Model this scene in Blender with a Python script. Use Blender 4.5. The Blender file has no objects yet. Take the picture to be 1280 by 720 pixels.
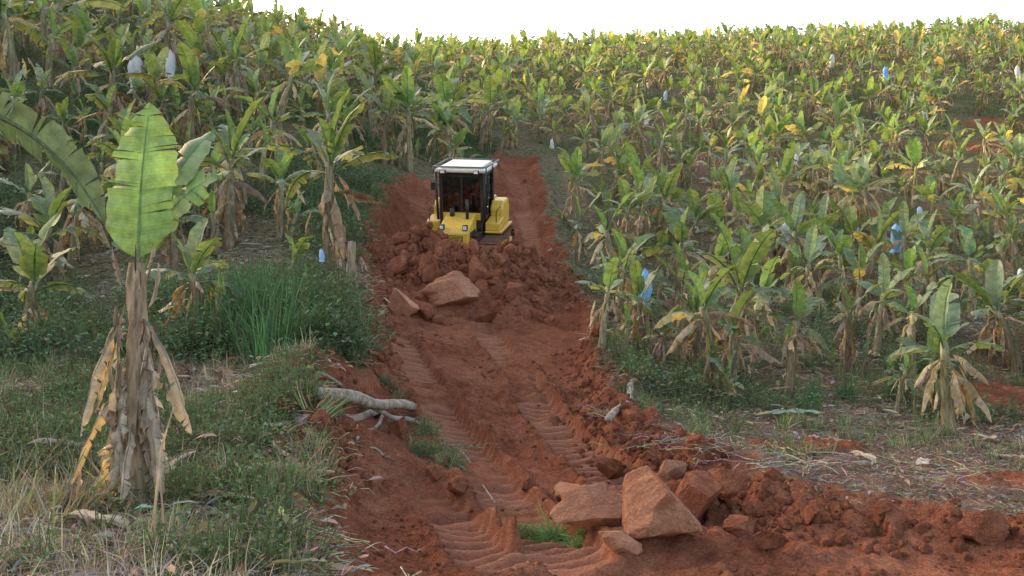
import bpy, math, random
import numpy as np
from mathutils import Vector, Matrix, Euler
R=np.random.default_rng(7); random.seed(7)
scene=bpy.context.scene
F=1200.0
rad=math.radians
# ------------------------------------------------------------ noise
PERM=np.random.default_rng(1).permutation(1024)
VAL=np.random.default_rng(2).random(1024)*2-1
def vn(x,y,s=0):
    x=np.asarray(x,float);y=np.asarray(y,float)
    xi=np.floor(x).astype(np.int64);yi=np.floor(y).astype(np.int64)
    fx=x-xi;fy=y-yi
    fx=fx*fx*(3-2*fx);fy=fy*fy*(3-2*fy)
    def h(a,b): return VAL[PERM[(PERM[(a+s*37)&1023]+b)&1023]]
    return (h(xi,yi)*(1-fx)+h(xi+1,yi)*fx)*(1-fy)+(h(xi,yi+1)*(1-fx)+h(xi+1,yi+1)*fx)*fy
def fbm(x,y,o=4,s=0,g=0.5):
    t=0;a=1.0;n=0
    for i in range(o):
        t=t+a*vn(x,y,s+i*5);n+=a;a*=g
        x,y=(x*1.6+y*1.2+3.1),(-x*1.2+y*1.6+7.7)
    return t/n
def sstep(a,b,x):
    t=np.clip((x-a)/(b-a),0,1);return t*t*(3-2*t)
# ------------------------------------------------------------ terrain
PX=[-1400,-400,0,200,400,480,600,720,800,1000,1280,1700,2600]
TB={
4:  [-1.8,-1.9,-1.9,-1.9,-2.0,-2.0,-2.1,-2.1,-2.1,-2.1,-2.1,-2.1,-2.1],
7:  [-1.5,-1.7,-1.75,-1.75,-1.95,-2.05,-2.1,-2.1,-2.1,-2.1,-2.1,-2.1,-2.1],
10: [-1.0,-1.5,-1.6,-1.5,-1.65,-2.0,-2.1,-2.1,-2.1,-2.15,-2.2,-2.2,-2.2],
13: [0,-1.1,-1.4,-1.3,-1.2,-1.75,-1.95,-2.0,-2.0,-2.1,-2.2,-2.2,-2.2],
16: [1,-0.4,-1.25,-0.9,-0.45,-1.2,-1.65,-1.75,-1.75,-2.05,-2.2,-2.2,-2.1],
20: [4,1,-0.6,0.0,0.4,-0.45,-0.8,-0.95,-1.2,-1.5,-1.7,-1.7,-1.5],
25: [9,4,1.8,2.1,1.9,0.6,0.05,0.0,-0.1,-0.5,-0.8,-0.5,0],
28: [12,6,3.2,3.4,3.1,1.5,0.65,0.65,0.6,0.2,0.0,0.2,0.8],
31: [15,8,4.7,4.8,4.4,2.8,1.6,1.55,1.4,0.9,0.7,0.8,1.5],
36: [19,12,7,7.0,6.3,4.9,3.6,3.4,2.9,2.4,2.2,2.5,3.5],
45: [29,19,11.5,11.0,9.8,8.0,6.3,6.1,5.6,4.8,4.6,5,7],
60: [44,31,19.5,16.5,14.5,13.2,11.2,10.6,10.3,9.5,9.2,10,13],  # unseen off-frame left columns raised here to block the low sun
80: [56,43,29,23,19.3,18,18,17.5,17.4,17,16.8,17,20],
110:[60,52,38,30,26,24.8,25.5,26,26.2,26.8,27.3,28,30],
145:[60,56,40,34,31,31.5,33.2,34.4,35.2,36.4,38,40,43],
200:[56,50,40,36,34,36,38,39,40,41,42,44,46],
420:[40]*13}
DK=sorted(TB)
ND,NP=300,300
LD=np.linspace(math.log(4),math.log(420),ND);PG=np.linspace(-1400,2600,NP)
rows=np.array([np.interp(PG,PX,TB[d]) for d in DK])
G=np.array([np.interp(LD,np.log(DK),rows[:,j]) for j in range(NP)]).T
for _ in range(14):
    P=np.pad(G,1,mode='edge');G=(P[1:-1,1:-1]*2+P[:-2,1:-1]+P[2:,1:-1])/4
for _ in range(5):
    P=np.pad(G,1,mode='edge');G=(P[1:-1,1:-1]*2+P[1:-1,:-2]+P[1:-1,2:])/4
def hb(x,y):
    d=np.clip(y,4.0,419.0)
    a=(np.log(d)-LD[0])/(LD[1]-LD[0]);b=(np.clip(640+F*x/d,-1399,2599)-PG[0])/(PG[1]-PG[0])
    i=np.clip(a.astype(int),0,ND-2);j=np.clip(b.astype(int),0,NP-2);fa=a-i;fb=b-j
    return (G[i,j]*(1-fb)+G[i,j+1]*fb)*(1-fa)+(G[i+1,j]*(1-fb)+G[i+1,j+1]*fb)*fa
ED=[5,7.6,8.3,9,10,11,12,13,14,16,18,21,25,28,33,36,38,45,60]
EL=[370,375,392,392,385,378,378,398,448,462,455,452,462,472,495,560,614,625,640]
ER=[1600,1600,1450,1250,985,895,845,800,778,768,758,745,715,704,692,684,680,668,650]
def edge_sd(x,y):
    d=np.clip(y,5,60)
    xl=(np.interp(d,ED,EL)-640)/F*d;xr=(np.interp(d,ED,ER)-640)/F*d
    return np.minimum(x-xl,xr-x)
PATCH=[(28,56,6.5,2.6),(8.7,72,1.3,1.5),(9.0,17.2,1.8,1.1),(17.5,50,1.6,1.0),(33,64,4,1.6),(14,38,1.0,.7),(3.6,12.3,1.2,.5),(6.2,10.6,1.6,.5)]
def dirt_mask(x,y):
    n=0.35*fbm(x*0.9,y*0.9,3,3)+0.22*fbm(x*4,y*4,3,9)
    sd=edge_sd(x,y)+n
    m=sstep(-0.12,0.16,sd)*sstep(46,43,y)
    for (a,b,c,e) in PATCH:
        q=1-np.sqrt(((x-a)/c)**2+((y-b)/e)**2)+0.7*n
        m=np.maximum(m,sstep(0,0.25,q))
    return m
def wp(px,d): return ((px-640)/F*d,d)
MOUND=[(*wp(590,24.8),0.62,1.5,0.8),(*wp(515,24.7),0.80,1.1,0.9),(*wp(665,24.4),0.75,0.8,1.0),(*wp(560,23.4),0.72,1.6,1.0),(*wp(625,23.0),0.6,1.2,1.0),(*wp(590,21.8),0.40,2.0,0.9),
       (*wp(480,29.5),0.5,0.6,1.6),(*wp(470,11.3),0.12,0.5,0.6),(*wp(400,12.3),0.2,0.8,0.5),(*wp(820,7.9),0.12,0.9,0.4)]
BERM=[wp(742,19),wp(750,16.5),wp(758,14.5),wp(775,12.6),wp(820,11.2),wp(880,9.9),wp(970,9.2),wp(1100,8.7),wp(1300,8.3)]
def polydist(x,y,pl):
    best=np.full(x.shape,1e9);arc=np.zeros(x.shape);acc=0
    for (a,b) in zip(pl[:-1],pl[1:]):
        dx,dy=b[0]-a[0],b[1]-a[1];L=math.hypot(dx,dy)
        t=np.clip(((x-a[0])*dx+(y-a[1])*dy)/L**2,0,1)
        dd=np.hypot(x-a[0]-t*dx,y-a[1]-t*dy)
        w=dd<best;best=np.where(w,dd,best);arc=np.where(w,acc+t*L,arc);acc+=L
    return best,arc
TRK=[]
def Hf(x,y,full=False):
    x=np.asarray(x,float);y=np.asarray(y,float)
    z=hb(x,y)
    m=dirt_mask(x,y);sd=edge_sd(x,y)+0.3*fbm(x*.9,y*.9,3,3)
    near=sstep(46,42,y)
    veg=0.13*fbm(x*.7,y*.7,4,21)+0.05*fbm(x*4,y*4,3,22)+0.5*sstep(30,80,y)*fbm(x*.12,y*.12,3,25)
    hq=np.exp(-(((x+1.1)/2.4)**2+((y-24)/2.2)**2)**2)
    rough=0.6+1.2*sstep(-.1,0.35,fbm(x*.5,y*.5,2,31))+0.7*sstep(.9,.1,sd)+1.3*hq
    c1=fbm(x*2.2,y*2.2,4,40);c2=fbm(x*8,y*8,3,44)
    soil=0.08*fbm(x*.8,y*.8,3,33)+rough*(0.06*(1-2*np.abs(c1))+0.04*np.abs(c2)+0.025*c2)
    tr=np.zeros(z.shape);tz=np.zeros(z.shape);tc=np.zeros(z.shape)
    for pl in TRK:
        bd,ar=polydist(x,y,pl)
        bd=bd+.05*fbm(x*2,y*2,2,79)
        k=sstep(0.34,0.26,bd)*sstep(-0.45,-0.1,fbm(x*.8,y*.8,3,77))
        rid=(0.5+0.5*np.sin(ar*2*math.pi/0.23+.5*fbm(x*2,y*2,2,81)))**1.5
        edge=0.08*np.exp(-((bd-0.38)/0.09)**2)*(1+1.5*fbm(x*3,y*3,2,78))
        w=k>tr
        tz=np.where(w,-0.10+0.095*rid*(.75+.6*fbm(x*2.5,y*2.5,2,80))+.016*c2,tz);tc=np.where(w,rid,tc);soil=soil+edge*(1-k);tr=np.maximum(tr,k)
    soil=soil*(1-0.85*tr)+tz*tr
    z=z+m*soil+(1-m)*veg
    z=z-near*0.16*sstep(0,0.6,sd)+near*0.30*np.exp(-((sd+0.1)/0.34)**2)*(0.7+0.9*fbm(x*1.4,y*1.4,3,51))*sstep(9,11,y)
    for (a,b,h,rx,ry) in MOUND:
        q=np.exp(-(((x-a)/rx)**2+((y-b)/ry)**2)**1.3)
        z=z+h*q*(1+0.6*fbm(x*2.4,y*2.4,4,60))
    bd,ar=polydist(x,y,BERM)
    z=z+0.24*np.exp(-(bd/0.34)**2)*(0.9+1.3*fbm(x*2.4,y*2.4,3,66))*sstep(20,18,y)
    if full: return z,m,tr*(.25+.75*tc)  # tread mask follows ridge height, so groove shade is painted into the colour
    return z
_ds=np.concatenate([np.arange(4.5,40,0.03),np.arange(40,190,0.2)])
def hit(px,row,off=0.0):
    xs=(px-640)/F*_ds
    r=360-F*(Hf(xs,_ds)+off)/_ds
    i=np.argmax(r<=row)
    if r[i]>row: i=int(np.argmin(r))
    return float(xs[i]),float(_ds[i])
W=hit
_tr=[[W(606,415),W(650,470),W(700,545),W(790,620)],
     [W(490,410),W(528,470),W(585,560),W(640,640),W(720,700)],
     [W(455,560),W(500,600),W(560,650),W(620,712)],
     [W(640,218),W(648,240),W(652,262),W(664,300),W(690,350)]]
TRK.extend(_tr)
def H1(x,y): return float(Hf(np.array([x]),np.array([y]))[0])
# ------------------------------------------------------------ materials
def nt(name):
    m=bpy.data.materials.new(name);m.use_nodes=True;t=m.node_tree
    for n in list(t.nodes): t.nodes.remove(n)
    return m,t
def N(t,ty,**k):
    n=t.nodes.new(ty)
    for a,b in k.items():
        if a.startswith('i_'): n.inputs[a[2:].replace('_',' ')].default_value=b
        else: setattr(n,a,b)
    return n
def ramp(t,fac,stops):
    r=t.nodes.new('ShaderNodeValToRGB');e=r.color_ramp.elements
    while len(e)<len(stops): e.new(0.5)
    for i,(p,c) in enumerate(stops): e[i].position=p;e[i].color=(*c,1)
    t.links.new(fac,r.inputs[0]);return r.outputs[0]
def mix(t,fac,a,b,bt='MIX'):
    n=t.nodes.new('ShaderNodeMix');n.data_type='RGBA';n.blend_type=bt
    for s,v in ((n.inputs[0],fac),(n.inputs[6],a),(n.inputs[7],b)):
        if hasattr(v,'is_output'): t.links.new(v,s)
        else: s.default_value=v if not isinstance(v,tuple) or len(v)==4 else (*v,1)
    return n.outputs[2]
def mathn(t,op,a,b=0.0,clamp=False):
    n=t.nodes.new('ShaderNodeMath');n.operation=op;n.use_clamp=clamp
    for s,v in ((n.inputs[0],a),(n.inputs[1],b)):
        if hasattr(v,'is_output'): t.links.new(v,s)
        else: s.default_value=v
    return n.outputs[0]
def noise(t,vec,scale,detail=4,rough=.6):
    n=N(t,'ShaderNodeTexNoise',i_Scale=scale,i_Detail=detail,i_Roughness=rough)
    t.links.new(vec,n.inputs['Vector']);return n.outputs['Fac']
def out(t,sh):
    o=t.nodes.new('ShaderNodeOutputMaterial');t.links.new(sh,o.inputs[0])
DIRT=[(0.30,(0.105,0.038,0.021)),(0.46,(0.22,0.083,0.047)),(0.60,(0.32,0.138,0.082)),(0.76,(0.44,0.23,0.152))]
PALE=[(0.28,(0.30,0.13,0.075)),(0.47,(0.43,0.21,0.13)),(0.60,(0.52,0.28,0.185)),(0.78,(0.60,0.37,0.27))]
def ground_mat():
    m,t=nt('hillside_soil');L=t.links
    tc=N(t,'ShaderNodeTexCoord').outputs['Object']
    at=N(t,'ShaderNodeAttribute',attribute_name='mask')
    sep=N(t,'ShaderNodeSeparateColor');L.new(at.outputs['Color'],sep.inputs[0])
    n1=noise(t,tc,0.8,6,.7);n2=noise(t,tc,6,5,.7);n3=noise(t,tc,38,3,.7)
    d=ramp(t,mathn(t,'ADD',mathn(t,'MULTIPLY',n1,.55),mathn(t,'MULTIPLY',n2,.45)),DIRT)
    d=mix(t,0.65,d,ramp(t,n3,[(0.3,(0.42,0.42,0.42)),(0.7,(1.5,1.45,1.4))]),'MULTIPLY')
    d=mix(t,mathn(t,'MULTIPLY',sep.outputs[2],.75),d,(0.42,0.20,0.125,1))  # paler packed tracks; lighter ridges, darker grooves paint in groove shading
    v=ramp(t,mathn(t,'ADD',mathn(t,'MULTIPLY',n2,.6),mathn(t,'MULTIPLY',n3,.4)),[(0.3,(0.04,0.04,0.018)),(0.43,(0.10,0.09,0.045)),(0.53,(0.22,0.175,0.115)),(0.68,(0.38,0.32,0.24))])
    g=ramp(t,n2,[(0.3,(0.035,0.055,0.02)),(0.6,(0.09,0.14,0.05)),(0.8,(0.17,0.18,0.09))])
    v=mix(t,sep.outputs[1],v,g)
    br=ramp(t,mathn(t,'ADD',mathn(t,'MULTIPLY',n1,.4),mathn(t,'MULTIPLY',n3,.6)),[(0.3,(0.11,0.06,0.042)),(0.5,(0.23,0.13,0.095)),(0.7,(0.37,0.28,0.21))])
    v=mix(t,at.outputs['Alpha'],v,br)
    c=mix(t,sep.outputs[0],v,d)
    b=N(t,'ShaderNodeBump',i_Strength=1.0,i_Distance=.08)
    L.new(mathn(t,'ADD',mathn(t,'MULTIPLY',n2,.6),mathn(t,'MULTIPLY',n3,.5)),b.inputs['Height'])
    p=N(t,'ShaderNodeBsdfDiffuse',i_Roughness=.6)
    L.new(c,p.inputs['Color']);L.new(b.outputs[0],p.inputs['Normal']);out(t,p.outputs[0]);return m
def clod_mat(name,stops):
    m,t=nt(name);L=t.links
    tc=N(t,'ShaderNodeTexCoord').outputs['Object'];oi=N(t,'ShaderNodeObjectInfo')
    n1=noise(t,tc,2,5,.65);n2=noise(t,tc,16,4,.7)
    d=ramp(t,mathn(t,'ADD',mathn(t,'MULTIPLY',n1,.6),mathn(t,'MULTIPLY',n2,.4)),stops)
    d=mix(t,1.0,d,ramp(t,oi.outputs['Random'],[(0,(0.85,0.83,0.8)),(1,(1.3,1.3,1.3))]),'MULTIPLY')
    b=N(t,'ShaderNodeBump',i_Strength=.8,i_Distance=.05);L.new(mathn(t,'ADD',n1,n2),b.inputs['Height'])
    p=N(t,'ShaderNodeBsdfDiffuse',i_Roughness=.6)
    L.new(d,p.inputs['Color']);L.new(b.outputs[0],p.inputs['Normal']);out(t,p.outputs[0]);return m
def leaf_mat(name,trans,stripe,vs=9,det=2,cheap=False):
    m,t=nt(name);L=t.links
    at=N(t,'ShaderNodeAttribute',attribute_name='Col');oi=N(t,'ShaderNodeObjectInfo')
    c=at.outputs['Color']
    if det:
        tc=N(t,'ShaderNodeTexCoord').outputs['Object']
        if name=='banana_stem':
            mp=N(t,'ShaderNodeMapping');mp.inputs['Scale'].default_value=(3,3,.5);L.new(tc,mp.inputs['Vector']);tc=mp.outputs[0]
        n=noise(t,tc,vs,det,.65)
        lo,hi=((.45,.42,.40),(1.5,1.45,1.4)) if name=='banana_stem' else ((.68,.68,.65),(1.3,1.28,1.25))
        c=mix(t,1.0,c,ramp(t,n,[(0.3,lo),(0.7,hi)]),'MULTIPLY')
    hs=N(t,'ShaderNodeHueSaturation');L.new(c,hs.inputs['Color']);hs.inputs['Saturation'].default_value=.88
    L.new(mathn(t,'ADD',mathn(t,'MULTIPLY',oi.outputs['Random'],.035),.485),hs.inputs['Hue'])
    L.new(mathn(t,'ADD',mathn(t,'MULTIPLY',oi.outputs['Random'],.45),.78),hs.inputs['Value'])
    c=hs.outputs[0]
    if cheap:
        p=N(t,'ShaderNodeBsdfDiffuse');L.new(c,p.inputs['Color'])
        if trans:
            tr=N(t,'ShaderNodeBsdfTranslucent');L.new(c,tr.inputs[0]);ms=N(t,'ShaderNodeMixShader');ms.inputs[0].default_value=trans
            L.new(p.outputs[0],ms.inputs[1]);L.new(tr.outputs[0],ms.inputs[2]);out(t,ms.outputs[0])
        else: out(t,p.outputs[0])
        return m
    p=N(t,'ShaderNodeBsdfPrincipled',i_Roughness=.5);p.inputs['Specular IOR Level'].default_value=.4
    if stripe:
        ua=N(t,'ShaderNodeAttribute',attribute_name='luv');s=N(t,'ShaderNodeSeparateXYZ');L.new(ua.outputs['Vector'],s.inputs[0])
        w=mathn(t,'SINE',mathn(t,'MULTIPLY',s.outputs[1],230.0))
        w2=mathn(t,'SINE',mathn(t,'MULTIPLY',s.outputs[1],61.0))
        sc=mathn(t,'ADD',mathn(t,'ADD',mathn(t,'MULTIPLY',w,.045),mathn(t,'MULTIPLY',w2,.035)),1.0)
        cc=N(t,'ShaderNodeCombineColor');[L.new(sc,cc.inputs[i]) for i in range(3)]
        c=mix(t,1.0,c,cc.outputs[0],'MULTIPLY')
    L.new(c,p.inputs['Base Color'])
    tr=N(t,'ShaderNodeBsdfTranslucent');tc2=mix(t,1.0,c,(1.7,1.5,0.7,1),'MULTIPLY');L.new(tc2,tr.inputs[0])
    ms=N(t,'ShaderNodeMixShader');ms.inputs[0].default_value=trans
    L.new(p.outputs[0],ms.inputs[1]);L.new(tr.outputs[0],ms.inputs[2]);out(t,ms.outputs[0])
    return m
def simple(name,col,rough=.5,metal=0,var=.25,scale=6,dirt=0,spec=.5):
    m,t=nt(name);L=t.links
    tc=N(t,'ShaderNodeTexCoord').outputs['Object'];n=noise(t,tc,scale,6,.65)
    c=mix(t,1.0,(*col,1),ramp(t,n,[(0.3,(1-var,)*3),(0.7,(1+var,)*3)]),'MULTIPLY')
    if dirt:
        n2=noise(t,tc,3.1,8,.7)
        f=ramp(t,n2,[(0.5-dirt*.3,(0,0,0)),(0.75,(dirt,)*3)])
        c=mix(t,f,c,(0.28,0.13,0.08,1))
    p=N(t,'ShaderNodeBsdfPrincipled',i_Roughness=rough,i_Metallic=metal);p.inputs['Specular IOR Level'].default_value=spec
    b=N(t,'ShaderNodeBump',i_Strength=.3,i_Distance=.01);L.new(n,b.inputs['Height']);L.new(b.outputs[0],p.inputs['Normal'])
    L.new(c,p.inputs['Base Color']);out(t,p.outputs[0]);return m
M_G=ground_mat();M_C=clod_mat('red_earth',DIRT);M_CP=clod_mat('pale_clay',PALE)
M_LEAF=leaf_mat('banana_leaf',.38,True);M_STEM=leaf_mat('banana_stem',0,False,det=4,cheap=True);M_WEED=leaf_mat('weed_leaf',.2,False,det=0,cheap=True)
# ------------------------------------------------------------ terrain mesh
ys=np.concatenate([np.arange(-8,4,.3),np.arange(4,18,.032),np.arange(18,34,.05),34*np.exp(np.linspace(0,math.log(415/34),170))])
us=np.concatenate([np.linspace(-1.2,-.3,130)[:-1],np.arange(-.3,.3,.002),np.linspace(.3,1.2,130)])
Y,U=np.meshgrid(ys,us,indexing='ij');X=U*(np.maximum(Y,0)+9)
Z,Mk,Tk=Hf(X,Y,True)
ny,nx=X.shape
green=np.clip(0.35+0.9*fbm(X*.5,Y*.5,3,90)+0.2*(X<-1),0,1)*sstep(8,12,Y+1.2*(X<0))
pxx=640+F*X/np.maximum(Y,4)
brown=sstep(15.5,13.5,Y+1.2*fbm(X*.6,Y*.6,3,95))*sstep(700,780,pxx)
brown=np.maximum(brown,0.7*sstep(-.1,.4,fbm(X*.4,Y*.4,3,97))*sstep(2,5,X)*sstep(70,45,Y))
brown=np.maximum(brown,.7*sstep(7.0,6.2,Y+.5*fbm(X*.9,Y*.9,3,99)))
me=bpy.data.meshes.new('terrain')
co=np.stack([X,Y,Z],-1).reshape(-1,3)
idx=np.arange(ny*nx).reshape(ny,nx)
q=np.stack([idx[:-1,:-1],idx[:-1,1:],idx[1:,1:],idx[1:,:-1]],-1).reshape(-1,4)
me.vertices.add(len(co));me.vertices.foreach_set('co',co.ravel().astype(np.float32))
me.loops.add(q.size);me.loops.foreach_set('vertex_index',q.ravel().astype(np.int32))
me.polygons.add(len(q));me.polygons.foreach_set('loop_start',np.arange(0,q.size,4,dtype=np.int32))
me.update(calc_edges=True);me.validate()
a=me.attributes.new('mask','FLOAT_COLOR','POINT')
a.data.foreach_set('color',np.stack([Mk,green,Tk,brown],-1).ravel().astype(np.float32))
me.polygons.foreach_set('use_smooth',np.ones(len(q),bool))
me.materials.append(M_G)
terr=bpy.data.objects.new('hillside_terrain',me);scene.collection.objects.link(terr)
# ------------------------------------------------------------ mesh builder
class B:
    def __init__(s): s.v=[];s.c=[];s.u=[];s.f=[];s.m=[]
    def add(s,p,c,u=(0,0,0)):
        s.v.append((p[0],p[1],p[2]));s.c.append((c[0],c[1],c[2],1));s.u.append(u);return len(s.v)-1
    def face(s,*i,m=0): s.f.append(i);s.m.append(m)
    def mesh(s,name,mats,smooth=True):
        me=bpy.data.meshes.new(name);me.from_pydata(s.v,[],s.f)
        a=me.attributes.new('Col','FLOAT_COLOR','POINT');a.data.foreach_set('color',np.array(s.c,np.float32).ravel())
        a=me.attributes.new('luv','FLOAT_VECTOR','POINT');a.data.foreach_set('vector',np.array(s.u,np.float32).ravel())
        for m in mats: me.materials.append(m)
        me.polygons.foreach_set('material_index',np.array(s.m,np.int32))
        me.polygons.foreach_set('use_smooth',np.full(len(s.f),smooth))
        me.update();return me
def tube(b,pts,rs,c0,c1,k=7,mat=0,jit=.0,rnd=random):
    rings=[]
    n=len(pts)
    for i,p in enumerate(pts):
        p=Vector(p);T=(Vector(pts[min(i+1,n-1)])-Vector(pts[max(i-1,0)])).normalized()
        A=T.cross(Vector((0.3,1,0.1))).normalized();C=T.cross(A)
        f=i/(n-1);ring=[]
        for j in range(k):
            th=2*math.pi*j/k;r=rs[i]*(1+jit*rnd.uniform(-1,1))
            cv=rnd.uniform(.75,1.25)
            col=[(c0[q]*(1-f)+c1[q]*f)*cv for q in range(3)]
            ring.append(b.add(p+A*math.cos(th)*r+C*math.sin(th)*r,col,(0,f,0)))
        rings.append(ring)
    for i in range(n-1):
        for j in range(k): b.face(rings[i][j],rings[i][(j+1)%k],rings[i+1][(j+1)%k],rings[i+1][j],m=mat)
    b.face(*rings[-1],m=mat);b.face(*rings[0][::-1],m=mat)
def lerp(a,b,t): return [a[i]*(1-t)+b[i]*t for i in range(3)]
def leaf(b,base,az,e0,bend,L,Wd,rnd,n=12,lat=2,pet=.12,tear=.3,fold=25,curl=-15,col=(.1,.2,.05),edge=None,roll=0,crump=0,pw=1.4,midrib=True,slant=.3,azd=0,jag=0,mat=0):
    p=Vector(base);pts=[];Ts=[];tot=n
    step=L/n;wob=rnd.uniform(0,6)
    for i in range(n+1):
        s=i/n
        e=max(e0-bend*s**pw,-88);aa=az+azd*s
        if crump: e+=crump*22*math.sin(i*.9+wob);aa+=crump*50*math.sin(i*.7+wob*2)
        T=Vector((math.cos(rad(aa))*math.cos(rad(e)),math.sin(rad(aa))*math.cos(rad(e)),math.sin(rad(e))))
        pts.append(p.copy());Ts.append(T);p=p+T*step
    edge=edge or col
    S0=Vector((-math.sin(rad(az)),math.cos(rad(az)),0))
    i0=max(1,int(round(n*pet)))
    if midrib:
        mc=lerp(col,(.25,.30,.12),.5) if not crump else lerp(col,(.2,.13,.08),.5)
        tube(b,pts,[.016*(1-.8*i/n)*max(.6,L) for i in range(n+1)],mc,mc,k=4,mat=mat,rnd=rnd)
    elif i0>1:
        mc=lerp(col,(.2,.2,.08),.5);tube(b,pts[:i0+1],[.012]*(i0+1),mc,mc,k=3,mat=mat,rnd=rnd)
    for side in (-1,1):
        i=i0;fa=fold
        pleat=[rnd.uniform(-1,1)*crump*2.6 for _ in range(lat+1)]
        while i<n:
            g=n-i if tear<=0 else max(1,int(rnd.expovariate(tear)+1))
            j=min(n,i+g)
            da=rnd.uniform(-1,1)*28*min(1,tear*2.2);dc=rnd.uniform(-1,1)*40*min(1,tear*2)
            grid=[]
            cv=rnd.uniform(.85,1.15)
            m=j-i;gj=1-jag*rnd.random()
            for q in range(i,j+1):
                s=(q-i0)/(n-i0)
                w=Wd*.5*min(1,(max(s,0)/.16+.06)**.6)*max(0,(1-max(0,(s-.55)/.45)**2.0))*gj*(1-.5*jag*rnd.random())
                T=Ts[q];S=S0 if roll==0 else (Matrix.Rotation(rad(roll),3,T)@S0)
                Nn=S.cross(T)
                if Nn.z<0 and abs(roll)<60: Nn=-Nn
                row=[];P=pts[q]+Nn*.004
                gapk=0
                if tear>0 and m>0: gapk=(1 if q==i else -1 if q==j else 0)*step*.22
                for l in range(lat+1):
                    f=l/lat
                    if l:
                        a=rad(fa+da*.5+(curl+dc)*f)+pleat[l]+crump*.25*rnd.uniform(-1,1)
                        st=w/lat
                        P=P+S*side*math.cos(a)*st+Nn*math.sin(a)*st+T*(slant*st)
                    PP=P+T*gapk*f
                    if not crump: PP=PP+Nn*(.010*f*math.sin(q*1.3+side))
                    cc=lerp(col,edge,f**2.5)
                    row.append(b.add(PP,[x*cv*(1.12 if l==0 else 1) for x in cc],(f,q/n*L,0)))
                grid.append(row)
            for r in range(len(grid)-1):
                for l in range(lat): b.face(grid[r][l],grid[r][l+1],grid[r+1][l+1],grid[r+1][l],m=mat)
            i=j
DEADC=[(.30,.21,.13),(.38,.30,.21),(.24,.17,.11),(.44,.37,.29),(.29,.22,.16)]
def plant1(b,r,hi,ox,oy,sh,ng,nd,yel,spread,k=1.0):
    n=16 if hi else 8;lat=3 if hi else 2
    lx,ly=r.uniform(-.22,.22)*k,r.uniform(-.22,.22)*k
    pts=[(ox+lx*(i/7)**1.5+ .012*r.uniform(-1,1),oy+ly*(i/7)**1.5,-.15+(sh+.15)*i/7) for i in range(8)]
    tube(b,pts,[(.105-.05*i/7)*(.4+.6*k) for i in range(8)],(.20,.14,.09),(.24,.22,.12),k=9 if hi else 5,mat=1,jit=.14,rnd=r)
    top=Vector(pts[-1])-Vector((0,0,.06))
    a0=r.uniform(0,360)
    for i in range(ng):
        a=i/max(1,ng-1)
        col=lerp((.14,.25,.065),(.09,.17,.08),min(1,a*1.3+r.uniform(-.1,.2)))
        if r.random()<.3: col=(.17,.25,.16)
        edge=lerp(col,(.36,.30,.14),.7*a)
        if a>.3 and r.random()<yel: col=(.34,.31,.12);edge=(.44,.35,.18)
        leaf(b,top-Vector((0,0,.12*a)),a0+i*137.5+r.uniform(-20,20),87-62*a*spread+r.uniform(-12,6),12+75*a+r.uniform(-8,25),
             k*r.uniform(.85,1.35)*(1 if i else .8),k*r.uniform(.30,.46)*(1 if i else .75),r,n=n,lat=lat,pet=.15,tear=.15+.55*a,fold=35-50*a,curl=-10-30*a,col=col,edge=edge,roll=r.uniform(-25,25),midrib=hi,jag=.35*a)
    for i in range(nd):
        c=r.choice(DEADC)
        leaf(b,top-Vector((0,0,(.05+.35*r.random())*k)),r.uniform(0,360),r.uniform(-35,45),r.uniform(60,125),k*r.uniform(.6,1.2),k*r.uniform(.18,.36),r,n=n,lat=2,pet=.14,tear=.4,
             fold=-45,curl=-30,col=c,edge=lerp(c,(.2,.15,.1),.4),crump=.35,pw=.5,midrib=False,jag=.5)
    return top
def plant(seed,hi=True,sh=1.5,ng=7,nd=5,yel=.2,spread=1.0):
    r=random.Random(seed);b=B()
    plant1(b,r,hi,0,0,sh,ng,nd,yel,spread)
    mx=max(v[2] for v in b.v)
    for i in range(6 if hi else 2):
        c=r.choice(DEADC);h=r.uniform(.2,.95)*sh;az=r.uniform(0,360)
        leaf(b,(math.cos(rad(az))*.07,math.sin(rad(az))*.07,h),az,-30,58,r.uniform(.3,.6),r.uniform(.08,.15),r,n=5,lat=2,pet=0,tear=.4,fold=-30,curl=-20,col=c,crump=.3,pw=.4,midrib=False,jag=.5)
    for q in range(r.choice([0,1,1,2])):
        az=r.uniform(0,6.28);d=r.uniform(.3,.6);plant1(b,r,hi,math.cos(az)*d,math.sin(az)*d,r.uniform(.25,.9),3,r.choice([0,1]),0,.6,r.uniform(.45,.75))
    me=b.mesh('banana_plant_mesh',[M_LEAF,M_STEM])
    return me,mx
HI=[plant(100+i,True,sh=R.uniform(1.1,1.8),ng=int(R.integers(4,9)),nd=int(R.integers(5,10)),yel=.06) for i in range(16)]
LO=[plant(300+i,False,sh=R.uniform(1.1,1.6),ng=int(R.integers(4,9)),nd=int(R.integers(5,9)),yel=.26,spread=.85) for i in range(14)]
def obj(name,me,loc=(0,0,0),rot=(0,0,0),sc=1.0,parent=None):
    o=bpy.data.objects.new(name,me);scene.collection.objects.link(o);o.location=loc;o.rotation_euler=rot
    o.scale=(sc,sc,sc) if not isinstance(sc,tuple) else sc
    if parent: o.parent=parent
    return o
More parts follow.
